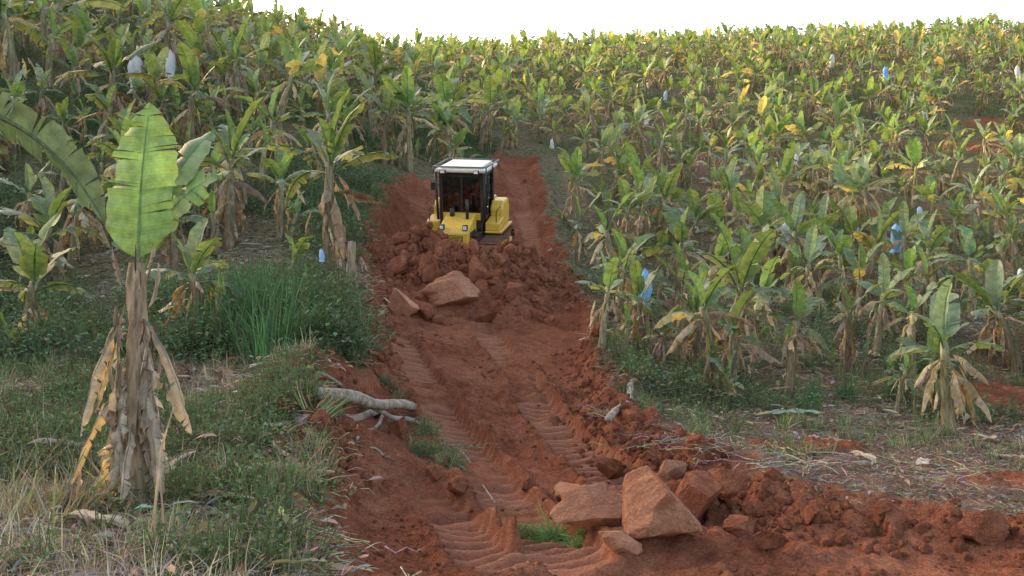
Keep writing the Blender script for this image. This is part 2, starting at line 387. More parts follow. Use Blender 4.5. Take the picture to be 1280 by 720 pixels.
# ------------------------------------------------------------ scatter
def scatter(name,pts,rots,scl,meshes):
    col=bpy.data.collections.new(name+'_parts')
    for i,m in enumerate(meshes):
        col.objects.link(bpy.data.objects.new(name+'_part_%02d'%i,m))
    n=len(pts)
    me=bpy.data.meshes.new(name);me.vertices.add(n);me.vertices.foreach_set('co',np.asarray(pts,np.float32).ravel())
    a=me.attributes.new('rot','FLOAT_VECTOR','POINT');a.data.foreach_set('vector',np.asarray(rots,np.float32).ravel())
    a=me.attributes.new('scl','FLOAT','POINT');a.data.foreach_set('value',np.asarray(scl,np.float32))
    a=me.attributes.new('pid','INT','POINT');a.data.foreach_set('value',R.integers(0,len(meshes),n).astype(np.int32))
    o=obj(name,me)
    g=bpy.data.node_groups.new(name,'GeometryNodeTree')
    g.interface.new_socket('Geometry',in_out='INPUT',socket_type='NodeSocketGeometry')
    g.interface.new_socket('Geometry',in_out='OUTPUT',socket_type='NodeSocketGeometry')
    gi=g.nodes.new('NodeGroupInput');go=g.nodes.new('NodeGroupOutput')
    ip=g.nodes.new('GeometryNodeInstanceOnPoints');ci=g.nodes.new('GeometryNodeCollectionInfo')
    ci.inputs['Collection'].default_value=col;ci.inputs['Separate Children'].default_value=True;ci.inputs['Reset Children'].default_value=True
    def na(nm,ty):
        k=g.nodes.new('GeometryNodeInputNamedAttribute');k.data_type=ty;k.inputs['Name'].default_value=nm
        return [s for s in k.outputs if s.enabled and s.name=='Attribute'][0]
    g.links.new(gi.outputs[0],ip.inputs['Points']);g.links.new(ci.outputs[0],ip.inputs['Instance'])
    ip.inputs['Pick Instance'].default_value=True
    g.links.new(na('pid','INT'),ip.inputs['Instance Index']);g.links.new(na('rot','FLOAT_VECTOR'),ip.inputs['Rotation']);g.links.new(na('scl','FLOAT'),ip.inputs['Scale'])
    g.links.new(ip.outputs[0],go.inputs[0])
    md=o.modifiers.new('scatter','NODES');md.node_group=g
    return o
def rz(n,tilt=.12): return np.stack([R.normal(0,tilt,n),R.normal(0,tilt,n),R.uniform(0,6.28,n)],-1)
taken=[]
def put(px,row,hpx,k=None,rot=None):
    x,y=hit(px,row);k=random.randrange(len(HI)) if k is None else k
    me,top=HI[k];s=hpx/F*y/top
    obj('banana_plant',me,(x,y,H1(x,y)),(random.uniform(-.1,.1),random.uniform(-.1,.1),random.uniform(0,6.28) if rot is None else rot),s)
    taken.append((x,y));return x,y
for (px,row,h) in [(30,455,190),(250,432,160),(412,350,240),(287,312,200),(512,215,130),(130,190,170),(20,110,170),(75,85,150),(205,95,120),
    (300,150,130),(350,235,130),(235,200,140),(465,150,110),(560,192,110),(600,190,100),(640,188,75),(160,300,150),(90,330,140),(350,300,120),(480,205,110),
    (752,440,130),(800,445,120),(845,378,125),(905,482,215),(985,498,150),(1186,538,195),(1095,450,135),(1060,470,120),(1140,480,135),
    (715,285,100),(722,330,90),(910,330,90),(875,420,100),(940,395,120),(1010,400,120),(1240,455,130),(1275,470,150),(1030,350,110),(780,330,105),(830,470,90),
    (1215,400,125),(1150,380,120),(1170,520,120),(870,455,120),(775,400,115),(1070,420,120),(950,450,130),(1120,520,90)]:
    put(px,row,h)
cand=[]
y=15.0
while y<175:
    sp=1.6 if y<30 else 1.70+0.006*y
    x=-0.75*y-4
    while x<0.85*y+4:
        cand.append((x+R.uniform(-.85,.85),y+R.uniform(-.85,.85)));x+=sp*(1.3 if (x<-2 and y<30) else 1)
    y+=sp
cand=np.array(cand)
cx,cy=cand[:,0],cand[:,1]
cpx=640+F*cx/cy
ok=(dirt_mask(cx,cy)<.1)&(edge_sd(cx,cy)<-.35)|(cy>44)&(dirt_mask(cx,cy)<.1)
ok&=~((cpx>640)&(cy<15.5)&(cpx<1350))&~((cpx<=640)&(cy<20))
ok&=~((cpx>425)&(cpx<560)&(cy>20)&(cy<33))
ok&=(R.random(len(cx))>.10+.25*sstep(.25,.5,fbm(cx*.15,cy*.15,2,120)))
for (tx,ty) in taken: ok&=np.hypot(cx-tx,cy-ty)>1.0
cand=cand[ok]
nearm=cand[:,1]<33
for (x,y) in cand[nearm]:
    me,top=random.choice(HI)
    obj('banana_plant',me,(x,y,H1(x,y)-.05),(random.uniform(-.16,.16),random.uniform(-.16,.16),random.uniform(0,6.28)),random.uniform(1.5,2.9)/top)
far=cand[~nearm]
fz=Hf(far[:,0],far[:,1])-.05
scatter('banana_plantation',np.column_stack([far,fz]),rz(len(far),.14),R.uniform(.7,1.35,len(far))*(1+.15*(far[:,1]>90)),[m for m,_ in LO])
print('near',int(nearm.sum()),'far',len(far))
# ------------------------------------------------------------ small vegetation templates
def weed(seed,nl=60,rr=.35,hh=.4,ls=.07,cols=((.10,.165,.055),(.14,.21,.075),(.085,.14,.05),(.2,.2,.10))):
    r=random.Random(seed);b=B()
    for i in range(nl):
        a=r.uniform(0,6.28);d=rr*math.sqrt(r.random());h=hh*(1-(d/rr)**2*.7)*r.uniform(.15,1)
        p=Vector((math.cos(a)*d,math.sin(a)*d,h));l=ls*r.uniform(.6,1.5);w=l*r.uniform(.2,.38)
        D=Vector((math.cos(a+r.uniform(-1,1)),math.sin(a+r.uniform(-1,1)),r.uniform(-.5,.8))).normalized()
        S=D.cross(Vector((r.uniform(-.3,.3),r.uniform(-.3,.3),1))).normalized()
        c=[x*r.uniform(.7,1.3) for x in r.choice(cols)]
        up=Vector((0,0,w*.4))
        i0=b.add(p,c);i1=b.add(p+D*l*.5+S*w+up,c);i2=b.add(p+D*l,c);i3=b.add(p+D*l*.5-S*w+up,c)
        b.face(i0,i1,i2);b.face(i0,i2,i3)
    for i in range(6):
        a=r.uniform(0,6.28);d=rr*.7*r.random();h=hh*r.uniform(.6,1.15)
        tube(b,[(0,0,-.05),(math.cos(a)*d*.6,math.sin(a)*d*.6,h*.6),(math.cos(a)*d,math.sin(a)*d,h)],[.006,.005,.003],(.14,.17,.07),(.14,.2,.07),k=3,rnd=r)
    return b.mesh('weed_mesh',[M_WEED],False)
def grass(seed,nb=34,hh=.4,rr=.12,w=.008,cols=((.12,.185,.06),(.16,.24,.08),(.09,.145,.05),(.28,.25,.14),(.34,.29,.18)),lean=.6):
    r=random.Random(seed);b=B()
    for i in range(nb):
        a=r.uniform(0,6.28);d=rr*math.sqrt(r.random());p=Vector((math.cos(a)*d,math.sin(a)*d,-.03));a+=r.uniform(-.8,.8)
        h=hh*r.uniform(.45,1.1);ln=lean*r.uniform(.2,1.2);S=Vector((-math.sin(a),math.cos(a),0))*w*r.uniform(.7,1.4)
        c=[x*r.uniform(.75,1.25) for x in r.choice(cols)];pr=None
        for k in range(4):
            s=k/3;q=p+Vector((math.cos(a)*ln*h*s*s,math.sin(a)*ln*h*s*s,h*(s-.45*ln*s*s*s)));ww=S*(1-s*.9)
            cur=(b.add(q-ww,c),b.add(q+ww,c))
            if pr: b.face(pr[0],pr[1],cur[1],cur[0])
            pr=cur
    return b.mesh('grass_mesh',[M_WEED],False)
DRY=((.34,.27,.17),(.42,.35,.25),(.22,.16,.10),(.48,.42,.33))
def litter(seed,n=9,rr=.4,dk=1.0,sz=1.0):
    r=random.Random(seed);b=B()
    for i in range(n):
        c=r.choice(DEADC);c=[x*r.uniform(.6,1.25)*dk for x in c];az=r.uniform(0,360)
        leaf(b,(r.uniform(-rr,rr),r.uniform(-rr,rr),r.uniform(-.01,.04)),az,r.uniform(-5,25),r.uniform(10,50),sz*r.uniform(.08,.35),sz*r.uniform(.03,.10),r,n=4,lat=1,pet=0,tear=.3,fold=r.uniform(-10,30),curl=0,col=c,crump=.3,midrib=False,jag=.5)
    for i in range(9):
        a=r.uniform(0,6.28);x,y=r.uniform(-rr,rr),r.uniform(-rr,rr);l=r.uniform(.1,.35);c=[q*dk for q in r.choice(DRY)]
        tube(b,[(x,y,.01),(x+math.cos(a)*l*.5,y+math.sin(a)*l*.5,r.uniform(.01,.06)),(x+math.cos(a)*l,y+math.sin(a)*l,.02)],[.005,.004,.002],c,c,k=3,rnd=r)
    return b.mesh('litter_mesh',[M_WEED],False)
def dryleaf(seed):
    r=random.Random(seed);b=B()
    for i in range(2):
        c=r.choice([(.36,.29,.22),(.30,.23,.17),(.42,.36,.29),(.25,.18,.125)])
        leaf(b,(r.uniform(-.2,.2),r.uniform(-.2,.2),.04),r.uniform(0,360),r.uniform(5,22),r.uniform(15,40),r.uniform(.4,.9),r.uniform(.12,.22),r,n=14,lat=3,pet=.12,tear=.3,fold=10,curl=-20,col=c,edge=lerp(c,(.25,.18,.12),.5),crump=.35,jag=.6,midrib=True)
    return b.mesh('dry_leaf_mesh',[M_WEED],True)
WE=[weed(i,ls=.045,nl=90) for i in range(5)]
WB=[weed(20+i,nl=100,rr=.5,hh=.75,ls=.08,cols=((.08,.145,.055),(.11,.19,.075),(.15,.22,.11),(.20,.21,.12))) for i in range(5)]
GR=[grass(40+i) for i in range(5)]
DG=[grass(60+i,nb=22,hh=.5,cols=DRY,lean=.9) for i in range(4)]
LI=[litter(80+i) for i in range(5)]
LF=[litter(880+i,n=10,dk=.8,sz=.7) for i in range(5)]
DL=[dryleaf(700+i) for i in range(6)]
def sample(n,d0,d1,p0,p1,pw=1.0):
    d=d0+(d1-d0)*R.random(n)**pw;px=R.uniform(p0,p1,n);return (px-640)/F*d,d
def go(name,n,d0,d1,p0,p1,meshes,s0,s1,pw=1.0,thr=None,tilt=.12,invert=False,sink=0.0,seed=90,fr=.5):
    x,y=sample(n,d0,d1,p0,p1,pw)
    k=(dirt_mask(x,y)<.25) if not invert else dirt_mask(x,y)>.5
    if thr is not None: k&=fbm(x*fr,y*fr,3,seed)>thr
    bx=640+F*x/y
    k&=~((bx>525)&(bx<650)&(y>24.5)&(y<31))
    if invert:
        for pl in TRK: k&=(polydist(x,y,pl)[0]>.33)|(R.random(len(x))<.12)
    x,y=x[k],y[k];z=Hf(x,y)-sink
    return scatter(name,np.column_stack([x,y,z]),rz(len(x),tilt),R.uniform(s0,s1,len(x)),meshes)
go('undergrowth',5200,14,60,-250,620,WB,.45,1.2,1.3,thr=-.18)
go('undergrowth',2400,15,75,700,1550,WB,.4,.95,1.2,thr=.06,seed=91)
go('undergrowth',2000,60,170,-250,1550,WB,1.0,1.9,1.0)
go('low_weeds',2400,5.8,17,-250,560,WE,.4,1.1,1.0,thr=.0,fr=.8,seed=92)
go('low_weeds',900,11.5,19,760,1500,WE,.4,1.0,.8,thr=.1,fr=.7,seed=93)
go('meadow_grass',2400,6.2,18,-250,560,GR,.4,1.0,1.0,thr=.06,fr=.7,seed=94)
go('meadow_grass',1300,11,20,760,1500,GR,.4,.9,.7,thr=.12,fr=.6,seed=95)
go('dry_grass',1500,5,16,-250,460,DG,.4,.9,1.2,thr=-.12,fr=.7,seed=96)
go('leaf_litter',3400,4.8,26,-250,640,LI,.6,1.1,1.1,tilt=.15)
go('leaf_litter',2200,14,34,700,1500,LI,.6,1.1,.9,tilt=.15)
go('leaf_litter',1500,8.5,15,700,1500,LF,.5,1.0,.9,tilt=.12,thr=-.2,seed=98)
go('fallen_dry_leaves',80,10.5,22,740,1400,DL,.5,1.0,.8,tilt=.1)
go('fallen_dry_leaves',140,6,24,-200,520,DL,.5,1.1,1.0,tilt=.1)
tg=[grass(200+i,nb=170,hh=1.25,rr=.35,w=.010,lean=.75,cols=((.08,.17,.055),(.11,.22,.075),(.06,.13,.045))) for i in range(2)]
for (px,row,s) in [(300,440,1.1),(335,455,1.15),(365,445,.9),(280,415,1.0),(330,420,1.2),(310,395,1.1),(360,410,1.0),(250,450,.7)]:
    x,y=hit(px,row);obj('tall_grass',random.choice(tg),(x,y,H1(x,y)),(0,0,random.uniform(0,6)),s)
for (px,row,s) in [(1120,500,.6),(1060,500,.5),(1160,470,.6),(1020,505,.45),(1010,520,.4)]:
    x,y=hit(px,row);obj('tall_grass',random.choice(tg),(x,y,H1(x,y)),(0,0,random.uniform(0,6)),s)
# ------------------------------------------------------------ earth clods
import bmesh
def rock(seed,sub=3,cuts=9,rough=.08,flat=(1,1,.8),c0=.5,c1=.85,mat=None):
    r=np.random.default_rng(seed);bm=bmesh.new();bmesh.ops.create_icosphere(bm,subdivisions=sub,radius=1)
    v=np.array([x.co[:] for x in bm.verts])
    d=fbm(v[:,0]*1.3+seed,v[:,1]*1.3+v[:,2]*1.1,3,seed%50);v*=(1+.35*d)[:,None]
    for _ in range(cuts):
        n=r.normal(size=3);n/=np.linalg.norm(n);c=r.uniform(c0,c1);d=v@n;k=d>c;v[k]-=np.outer(d[k]-c,n)*.97
    d=fbm(v[:,0]*4+seed,v[:,1]*4+v[:,2]*3.7,4,seed%50);v*=(1+rough*d)[:,None]
    v*=np.array(flat)
    for x,c in zip(bm.verts,v): x.co=c
    me=bpy.data.meshes.new('clod_mesh');bm.to_mesh(me);bm.free();me.materials.append(mat or M_C);return me
RK=[rock(i+1,2,7,.15) for i in range(8)]
go('soil_crumbs',9000,5.5,16,340,1500,RK,.006,.032,1.0,tilt=1.5,invert=True,sink=.002,thr=-.02,fr=.9,seed=130)
go('soil_crumbs',3000,16,34,440,760,RK,.015,.05,1.0,tilt=1.5,invert=True,sink=.004,thr=.0,fr=.7,seed=131)
def near_poly(pl,n,w):
    P=np.array(pl);t=R.uniform(0,len(P)-1,n);i=np.minimum(t.astype(int),len(P)-2);f=(t-i)[:,None]
    return P[i]*(1-f)+P[i+1]*f+R.normal(0,w,(n,2))
qq=near_poly(BERM,2200,.32);hp=np.column_stack([wp(582,24.6)[0]+R.normal(0,1.35,1600),23.4+R.normal(0,1.1,1600)]);lb=near_poly([wp(400,9),wp(395,12),wp(470,15),wp(460,20)],700,.3)
hp=hp[hp[:,1]<25.3]
al=np.vstack([qq,hp,lb]);sc=np.concatenate([R.gamma(1.3,.022,len(qq))+.008,R.gamma(1.5,.042,len(hp))+.02,R.gamma(1.6,.02,len(lb))+.01])
scatter('soil_clods',np.column_stack([al,Hf(al[:,0],al[:,1])]),rz(len(al),1.5),np.minimum(sc,.22),RK)
def clod(px,row,wpx,seed,flat,rot,sink=.2,cuts=6,rough=.06,mat=None):
    x,y=hit(px,row);s=wpx/F*y/2*1.3
    me=rock(seed,5,cuts,rough,flat,.35,.75,mat or M_C);obj('earth_clod',me,(x,y+s*.3,H1(x,y)+s*flat[2]*(1-sink)*.8),rot,s)
clod(822,682,100,501,(1,.8,.9),(.2,.25,.3),.05,6,.07,M_CP)
clod(740,668,80,502,(1,.8,.55),(.5,-.2,.2),.0,6,.07,M_CP)
clod(872,655,66,503,(1,.8,1.0),(.1,.1,1),.0,7,.08)
clod(910,630,54,504,(1,.9,.8),(.1,.3,2),.1,7,.08)
clod(778,692,50,505,(1,.5,.5),(.2,.6,.4),.1,6,.07,M_CP)
clod(712,630,42,506,(1,.8,.7),(.1,.3,1.4),.1,6,.07,M_CP)
clod(1235,680,56,507,(1,.8,.7),(.3,.1,.4),.1,7,.08)
clod(1110,660,36,520,(1,.8,.7),(.3,.4,.4),.2,7,.08);clod(1015,655,34,521,(1,.8,.7),(.1,.1,.9),.2,7,.08);clod(960,690,44,522,(1,.8,.5),(.1,.2,1.9),.2,7,.08)
clod(765,600,34,523,(1,.8,.7),(.3,.1,.4),.2,7,.08);clod(840,600,36,524,(1,.8,.7),(.5,.1,.4),.2,7,.08,M_CP);clod(660,610,24,525,(1,.8,.7),(.5,.1,.4),.3,7,.08)
clod(930,672,44,508,(1,.8,.5),(.3,.1,.4),.2)
clod(502,394,36,509,(1,.8,.9),(.3,.1,.4),.1,7,.07,M_CP)
clod(566,388,58,510,(1,.6,.75),(.6,.1,.2),.1,5,.06,M_CP)
clod(528,400,30,511,(1,.8,.9),(.3,.5,.4),.2)
clod(612,404,32,512,(1,.8,.9),(.3,.1,1.4),.2)
clod(640,375,34,517,(1,.8,.9),(.3,.1,1.4),.3)
clod(540,350,36,518,(1,.8,.9),(.3,.1,1.4),.3)
clod(600,350,34,519,(1,.8,.9),(.3,.9,1.4),.3)
clod(495,545,30,513,(1,.8,.9),(.3,.1,1.4),.3)
clod(575,622,30,514,(1,.8,.7),(.3,.1,1.4),.3)
clod(500,345,34,515,(1,.8,.7),(.3,.1,1.4),.3)
clod(545,600,24,516,(1,.8,.7),(.3,.1,1.4),.3)
# ------------------------------------------------------------ foreground banana plant
def fg():
    r=random.Random(5);b=B();n=14
    pts=[(.018*math.sin(i*.9),0.006*i,-.1+2.05*i/(n-1)) for i in range(n)]
    tube(b,pts,[.115-.048*i/(n-1)+.008*math.sin(i*2.3) for i in range(n)],(.24,.155,.105),(.27,.19,.125),k=18,mat=1,jit=.10,rnd=r)
    for i in range(40):
        h=r.uniform(.05,1.9);az=r.uniform(150,390);c=lerp(r.choice(DEADC),(.18,.11,.08),r.random()*.8)
        leaf(b,(math.cos(rad(az))*.08,math.sin(rad(az))*.08,h),az,r.choice([70,-70]),-15,r.uniform(.2,.5),.09,r,n=6,lat=2,pet=0,tear=.3,fold=-55,curl=-20,col=c,crump=.15,midrib=False,jag=.5,mat=1)
    top=Vector((.0,.06,1.9))
    g=(.20,.34,.07);g2=(.11,.21,.10)
    leaf(b,top,80,87,12,1.36,.66,r,n=44,lat=6,pet=.07,tear=.2,fold=10,curl=-28,col=g,edge=(.21,.33,.085),slant=.14,jag=.14)
    leaf(b,top+Vector((.02,.05,-.02)),35,80,42,1.35,.46,r,n=30,lat=4,pet=.15,tear=.42,fold=5,curl=-30,col=g2,edge=(.14,.22,.10),roll=35,slant=.2,jag=.3)
    leaf(b,top+Vector((.02,.05,-.05)),5,76,66,1.15,.40,r,n=26,lat=4,pet=.15,tear=.5,fold=5,curl=-30,col=(.15,.26,.07),roll=50,slant=.2,jag=.4)
    leaf(b,top+Vector((.0,.05,-.1)),120,60,60,1.1,.36,r,n=24,lat=4,pet=.2,tear=.4,fold=0,curl=-30,col=g2,roll=-10)
    for (az,h,L,w) in [(185,1.5,1.0,.28),(200,1.2,1.0,.30),(350,1.5,1.0,.28),(340,1.25,1.1,.30),(230,1.0,.85,.26),(320,.95,.85,.26),(180,.85,.75,.28),(275,.7,.65,.18),(10,1.05,.95,.3),(355,.75,.7,.24),
                       (215,.7,.65,.22),(170,1.4,.7,.2),(190,1.0,.9,.3),(345,1.0,.9,.28),(0,1.35,1.0,.22),(205,1.45,1.0,.24),(180,1.1,1.0,.34),(355,1.15,1.0,.32),(195,.6,.55,.24),(340,.6,.55,.24)]:
        c=r.choice([(.46,.40,.34),(.40,.33,.27),(.54,.48,.42),(.34,.27,.22)])
        leaf(b,(math.cos(rad(az))*.07,math.sin(rad(az))*.05,h),az,-35+r.uniform(-20,15),52,L,w,r,n=20,lat=5,pet=.12,tear=.28,fold=-25,curl=-30,col=c,edge=lerp(c,(.28,.2,.15),.6),crump=.28,pw=.24,midrib=True,roll=r.uniform(-50,50),jag=.6,slant=.5)
    return b.mesh('banana_plant_foreground',[M_LEAF,M_STEM])
x,y=hit(168,642);taken.append((x,y))
obj('banana_plant',fg(),(x,y,H1(x,y)))
def side():
    r=random.Random(9);b=B()
    pts=[(0,0,-.1+3.4*i/9) for i in range(10)]
    tube(b,pts,[.14-.07*i/9 for i in range(10)],(.2,.14,.09),(.2,.2,.1),k=12,mat=1,jit=.1,rnd=r)
    top=Vector((0,0,3.25))
    leaf(b,top,-8,8,72,2.15,.52,r,n=44,lat=5,pet=.15,tear=.26,fold=-5,curl=-22,col=(.10,.18,.115),edge=(.12,.19,.11),roll=-62,slant=.2,pw=.7,jag=.16)
    leaf(b,top,100,70,60,1.5,.5,r,n=26,lat=4,pet=.15,tear=.3,fold=10,curl=-20,col=(.10,.2,.06))
    leaf(b,top,200,50,80,1.5,.5,r,n=26,lat=4,pet=.15,tear=.3,fold=10,curl=-20,col=(.10,.2,.06))
    leaf(b,top,280,40,120,1.2,.4,r,n=16,lat=3,pet=.15,tear=.4,fold=-30,curl=-30,col=(.4,.32,.24),crump=.3)
    return b.mesh('banana_plant_side',[M_LEAF,M_STEM])
xx=(-85-640)/F*8.6;obj('banana_plant',side(),(xx,8.6,H1(xx,8.6)))
def fallen(px,row,L,w,az,col):
    r=random.Random(px);b=B();leaf(b,(0,0,.06),az,8,18,L,w,r,n=18,lat=3,pet=.1,tear=.25,fold=14,curl=-20,col=col,jag=.2)
    x,y=hit(px,row);obj('fallen_banana_leaf',b.mesh('fallen_leaf',[M_LEAF]),(x,y,H1(x,y)))
fallen(945,525,1.1,.32,5,(.28,.36,.28));fallen(820,478,1.2,.4,20,(.14,.26,.09));fallen(1200,545,.8,.3,170,(.26,.32,.2));fallen(290,668,.35,.12,10,(.7,.68,.65));fallen(1150,590,.5,.16,60,(.5,.45,.4))
def stump(px,row,hpx,r0):
    x,y=hit(px,row);h=hpx/F*y;b=B();r=random.Random(px)
    tube(b,[(.02*math.sin(i),0,-.1+(h+.1)*i/6) for i in range(7)],[r0*(1.15-.3*i/6) for i in range(7)],(.24,.17,.11),(.32,.24,.15),k=10,mat=0,jit=.18,rnd=r)
    for i in range(6):
        az=r.uniform(0,360);leaf(b,(math.cos(rad(az))*r0*.8,math.sin(rad(az))*r0*.8,h*r.uniform(.4,1)),az,-20,60,h*.5,.14,r,n=5,lat=2,pet=0,tear=.4,fold=-40,curl=-20,col=r.choice(DEADC),crump=.3,pw=.4,midrib=False)
    obj('banana_stump',b.mesh('stump',[M_STEM]),(x,y,H1(x,y)))
stump(440,362,60,.10);stump(806,440,55,.12);stump(425,345,40,.08);stump(1060,455,30,.1)
# ------------------------------------------------------------ logs and branches
MW=simple('weathered_wood',(.30,.25,.205),.9,0,.55,9,spec=.1)
def log(p0,p1,r0,r1,name='log',bend=.05):
    (xa,ya),(xb,yb)=hit(*p0),hit(*p1);b=B();r=random.Random(int(p0[0]));n=11;pts=[]
    za,zb=H1(xa,ya)+r0*.8,H1(xb,yb)+r1*.8
    for i in range(n):
        f=i/(n-1);pts.append((xa+(xb-xa)*f+bend*math.sin(f*5),ya+(yb-ya)*f+bend*math.sin(f*3.3+1),za+(zb-za)*f+bend*.6*math.sin(f*9)))
    tube(b,pts,[(r0+(r1-r0)*i/(n-1))*r.uniform(.85,1.15) for i in range(n)],(1,1,1),(1,1,1),k=12,jit=.16,rnd=r)
    obj(name,b.mesh('log',[MW]),(0,0,0))
log((372,536),(482,522),.07,.045);log((392,504),(520,514),.08,.065);log((395,470),(470,520),.03,.02,'branch');log((440,512),(530,535),.04,.03)
log((478,520),(452,552),.03,.02,'branch');log((565,560),(625,630),.012,.006,'branch');log((455,565),(498,580),.014,.008,'branch')
log((830,395),(872,440),.05,.03,'branch',.1);log((762,530),(800,480),.05,.04,'branch',.1);log((900,600),(960,560),.02,.012,'branch');log((860,545),(900,575),.02,.01,'branch')
def tangle(px,row,rr,n,seed,col=(.25,.2,.16)):
    r=random.Random(seed);b=B()
    for i in range(n):
        a=r.uniform(0,6.28);x,y=r.gauss(0,rr*.5),r.gauss(0,rr*.4);l=r.uniform(.15,.6);c=[q*r.uniform(.5,1.3) for q in col];p=[];z=r.uniform(0,.08)
        for k in range(5):
            p.append((x,y,z));x+=math.cos(a)*l/4;y+=math.sin(a)*l/4;z=max(-.05,z+r.uniform(-.05,.04));a+=r.uniform(-.5,.5)
        tube(b,p,[.006,.005,.004,.003,.002],c,c,k=4,rnd=r)
    x,y=hit(px,row);obj('brushwood',b.mesh('tangle',[M_STEM]),(x,y,H1(x,y)))
tangle(535,565,.5,80,1);tangle(500,530,.5,50,2);tangle(770,520,.4,50,3,(.35,.28,.2));tangle(420,430,.6,60,4,(.36,.32,.28));tangle(860,560,.7,60,5,(.32,.27,.22));tangle(330,540,.6,50,6,(.38,.33,.26));tangle(1150,590,1.,80,7,(.35,.3,.24));tangle(60,690,1.0,70,8,(.4,.33,.24));tangle(300,700,1.0,90,9,(.4,.33,.24))
tangle(980,580,.9,80,17,(.36,.3,.24));tangle(1230,560,.9,70,18,(.36,.3,.24))
def heap_grass(name,pts,meshes,s):
    P=[]
    for (px,row,k,w) in pts:
        x0,y0=hit(px,row)
        for i in range(k): P.append((x0+random.gauss(0,w),y0+random.gauss(0,w*.6)))
    P=np.array(P);scatter(name,np.column_stack([P,Hf(P[:,0],P[:,1])]),rz(len(P),.5),R.uniform(s*.6,s*1.2,len(P)),meshes)
heap_grass('vine_clump',[(535,570,20,.14),(520,545,12,.12),(560,585,10,.1),(488,492,8,.08)],GR+WE,.6)
heap_grass('cut_grass',[(665,668,12,.1),(695,676,14,.12),(725,684,9,.07)],[grass(900,nb=40,hh=.25,lean=1.6,w=.007,cols=((.12,.25,.06),(.17,.3,.08))),grass(901,nb=30,hh=.3,lean=1.9,w=.007,cols=((.12,.25,.06),(.09,.18,.05)))],.7)
heap_grass('roadside_weeds',[(350,620,16,.3),(270,610,34,.4),(300,560,30,.4),(60,560,40,.6),(400,400,20,.3),(445,430,20,.25),(380,500,10,.3)],WE+GR,.9)
b=B();r=random.Random(3)
x,y=hit(190,712)
tube(b,[(0,0,-.05),(.02,0,.4),(.05,.02,.75),(.12,.05,1.02)],[.012,.010,.008,.004],(.45,.3,.16),(.5,.36,.2),k=6,rnd=r);tube(b,[(.1,0,0),(.06,.02,.35),(.04,.02,.6)],[.009,.008,.006],(.45,.3,.16),(.5,.36,.2),k=5,rnd=r)
obj('dry_stalk',b.mesh('stalk',[M_STEM]),(x,y,H1(x,y)))
heap_grass('dry_reeds',[(20,670,9,.25),(55,650,9,.25),(5,610,6,.25),(100,640,4,.2)],[grass(910,nb=16,hh=.6,rr=.15,w=.010,lean=.5,cols=((.42,.30,.17),(.30,.2,.1),(.45,.38,.2),(.2,.24,.08)))],1.0)
# ------------------------------------------------------------ fruit bags
def bag(px,row,hpx,col,h=1.3):
    x,y=hit(px,row,h);s=hpx/F*y;r=random.Random(px);b=B()
    k=14;prof=[(0,.03),(.06,.05),(.15,.15),(.35,.21),(.6,.22),(.85,.19),(1,.21)];rg=[]
    for (t,q) in prof:
        rg.append([b.add((math.cos(6.283*j/k)*q*(1+.35*r.uniform(-1,1))*.8,math.sin(6.283*j/k)*q*(1+.35*r.uniform(-1,1))*.8,.5-t+r.uniform(-.05,.05)),[c*r.uniform(.85,1.15) for c in col]) for j in range(k)])
    for i in range(len(rg)-1):
        for j in range(k): b.face(rg[i][j],rg[i][(j+1)%k],rg[i+1][(j+1)%k],rg[i+1][j])
    tube(b,[(0,0,.45),(.03,0,.65),(.12,.05,.85)],[.02,.02,.025],(.12,.14,.06),(.12,.14,.06),k=5,rnd=r)
    obj('banana_bunch_cover',b.mesh('bag',[M_WEED]),(x,y,H1(x,y)+h),(r.uniform(-.1,.1),r.uniform(-.1,.1),r.uniform(0,6)),s)
BL=(.22,.50,.80);WH=(.62,.62,.64);PB=(.40,.55,.72)
for a in [(806,358,44,BL),(1120,298,38,BL),(982,290,26,WH),(1068,290,26,PB),(1107,92,18,BL),(1156,140,17,WH),(1150,268,20,PB),(1040,76,17,WH),(832,120,12,PB),(808,150,14,WH),
          (170,90,46,WH),(213,80,34,WH),(1000,62,12,WH),(1272,90,16,WH),(402,322,16,BL),(770,195,12,PB),(995,200,14,WH),(1163,235,14,BL),(690,180,12,WH),(1275,345,20,WH)]: bag(*a)
# ------------------------------------------------------------ bulldozer
YE=simple('yellow_paint',(.76,.47,.06),.42,0,.12,5,dirt=.4);BK=simple('black_steel',(.02,.02,.022),.5,0,.3,8,dirt=.25)
ST=simple('track_steel',(.14,.10,.08),.7,.5,.4,10,dirt=.9);RF=simple('roof_paint',(.74,.71,.60),.5,0,.08,5,dirt=.15)
WHt=simple('lamp_white',(.8,.8,.8),.3);SEAT=simple('seat_vinyl',(.03,.03,.035),.6);RAILM=simple('rail_grey',(.12,.12,.12),.5)
def glassm():
    m,t=nt('cab_glass');g=N(t,'ShaderNodeBsdfGlossy',i_Roughness=.05);g.inputs[0].default_value=(.8,.85,.9,1)
    n=noise(t,N(t,'ShaderNodeTexCoord').outputs['Object'],4,5,.6)
    tr=N(t,'ShaderNodeBsdfTransparent');t.links.new(ramp(t,n,[(0.3,(.30,.37,.41)),(0.7,(.42,.49,.53))]),tr.inputs[0]);ms=N(t,'ShaderNodeMixShader');ms.inputs[0].default_value=.18
    t.links.new(tr.outputs[0],ms.inputs[1]);t.links.new(g.outputs[0],ms.inputs[2]);out(t,ms.outputs[0]);return m
GL=glassm()
DZ=bpy.data.objects.new('bulldozer',None);scene.collection.objects.link(DZ)
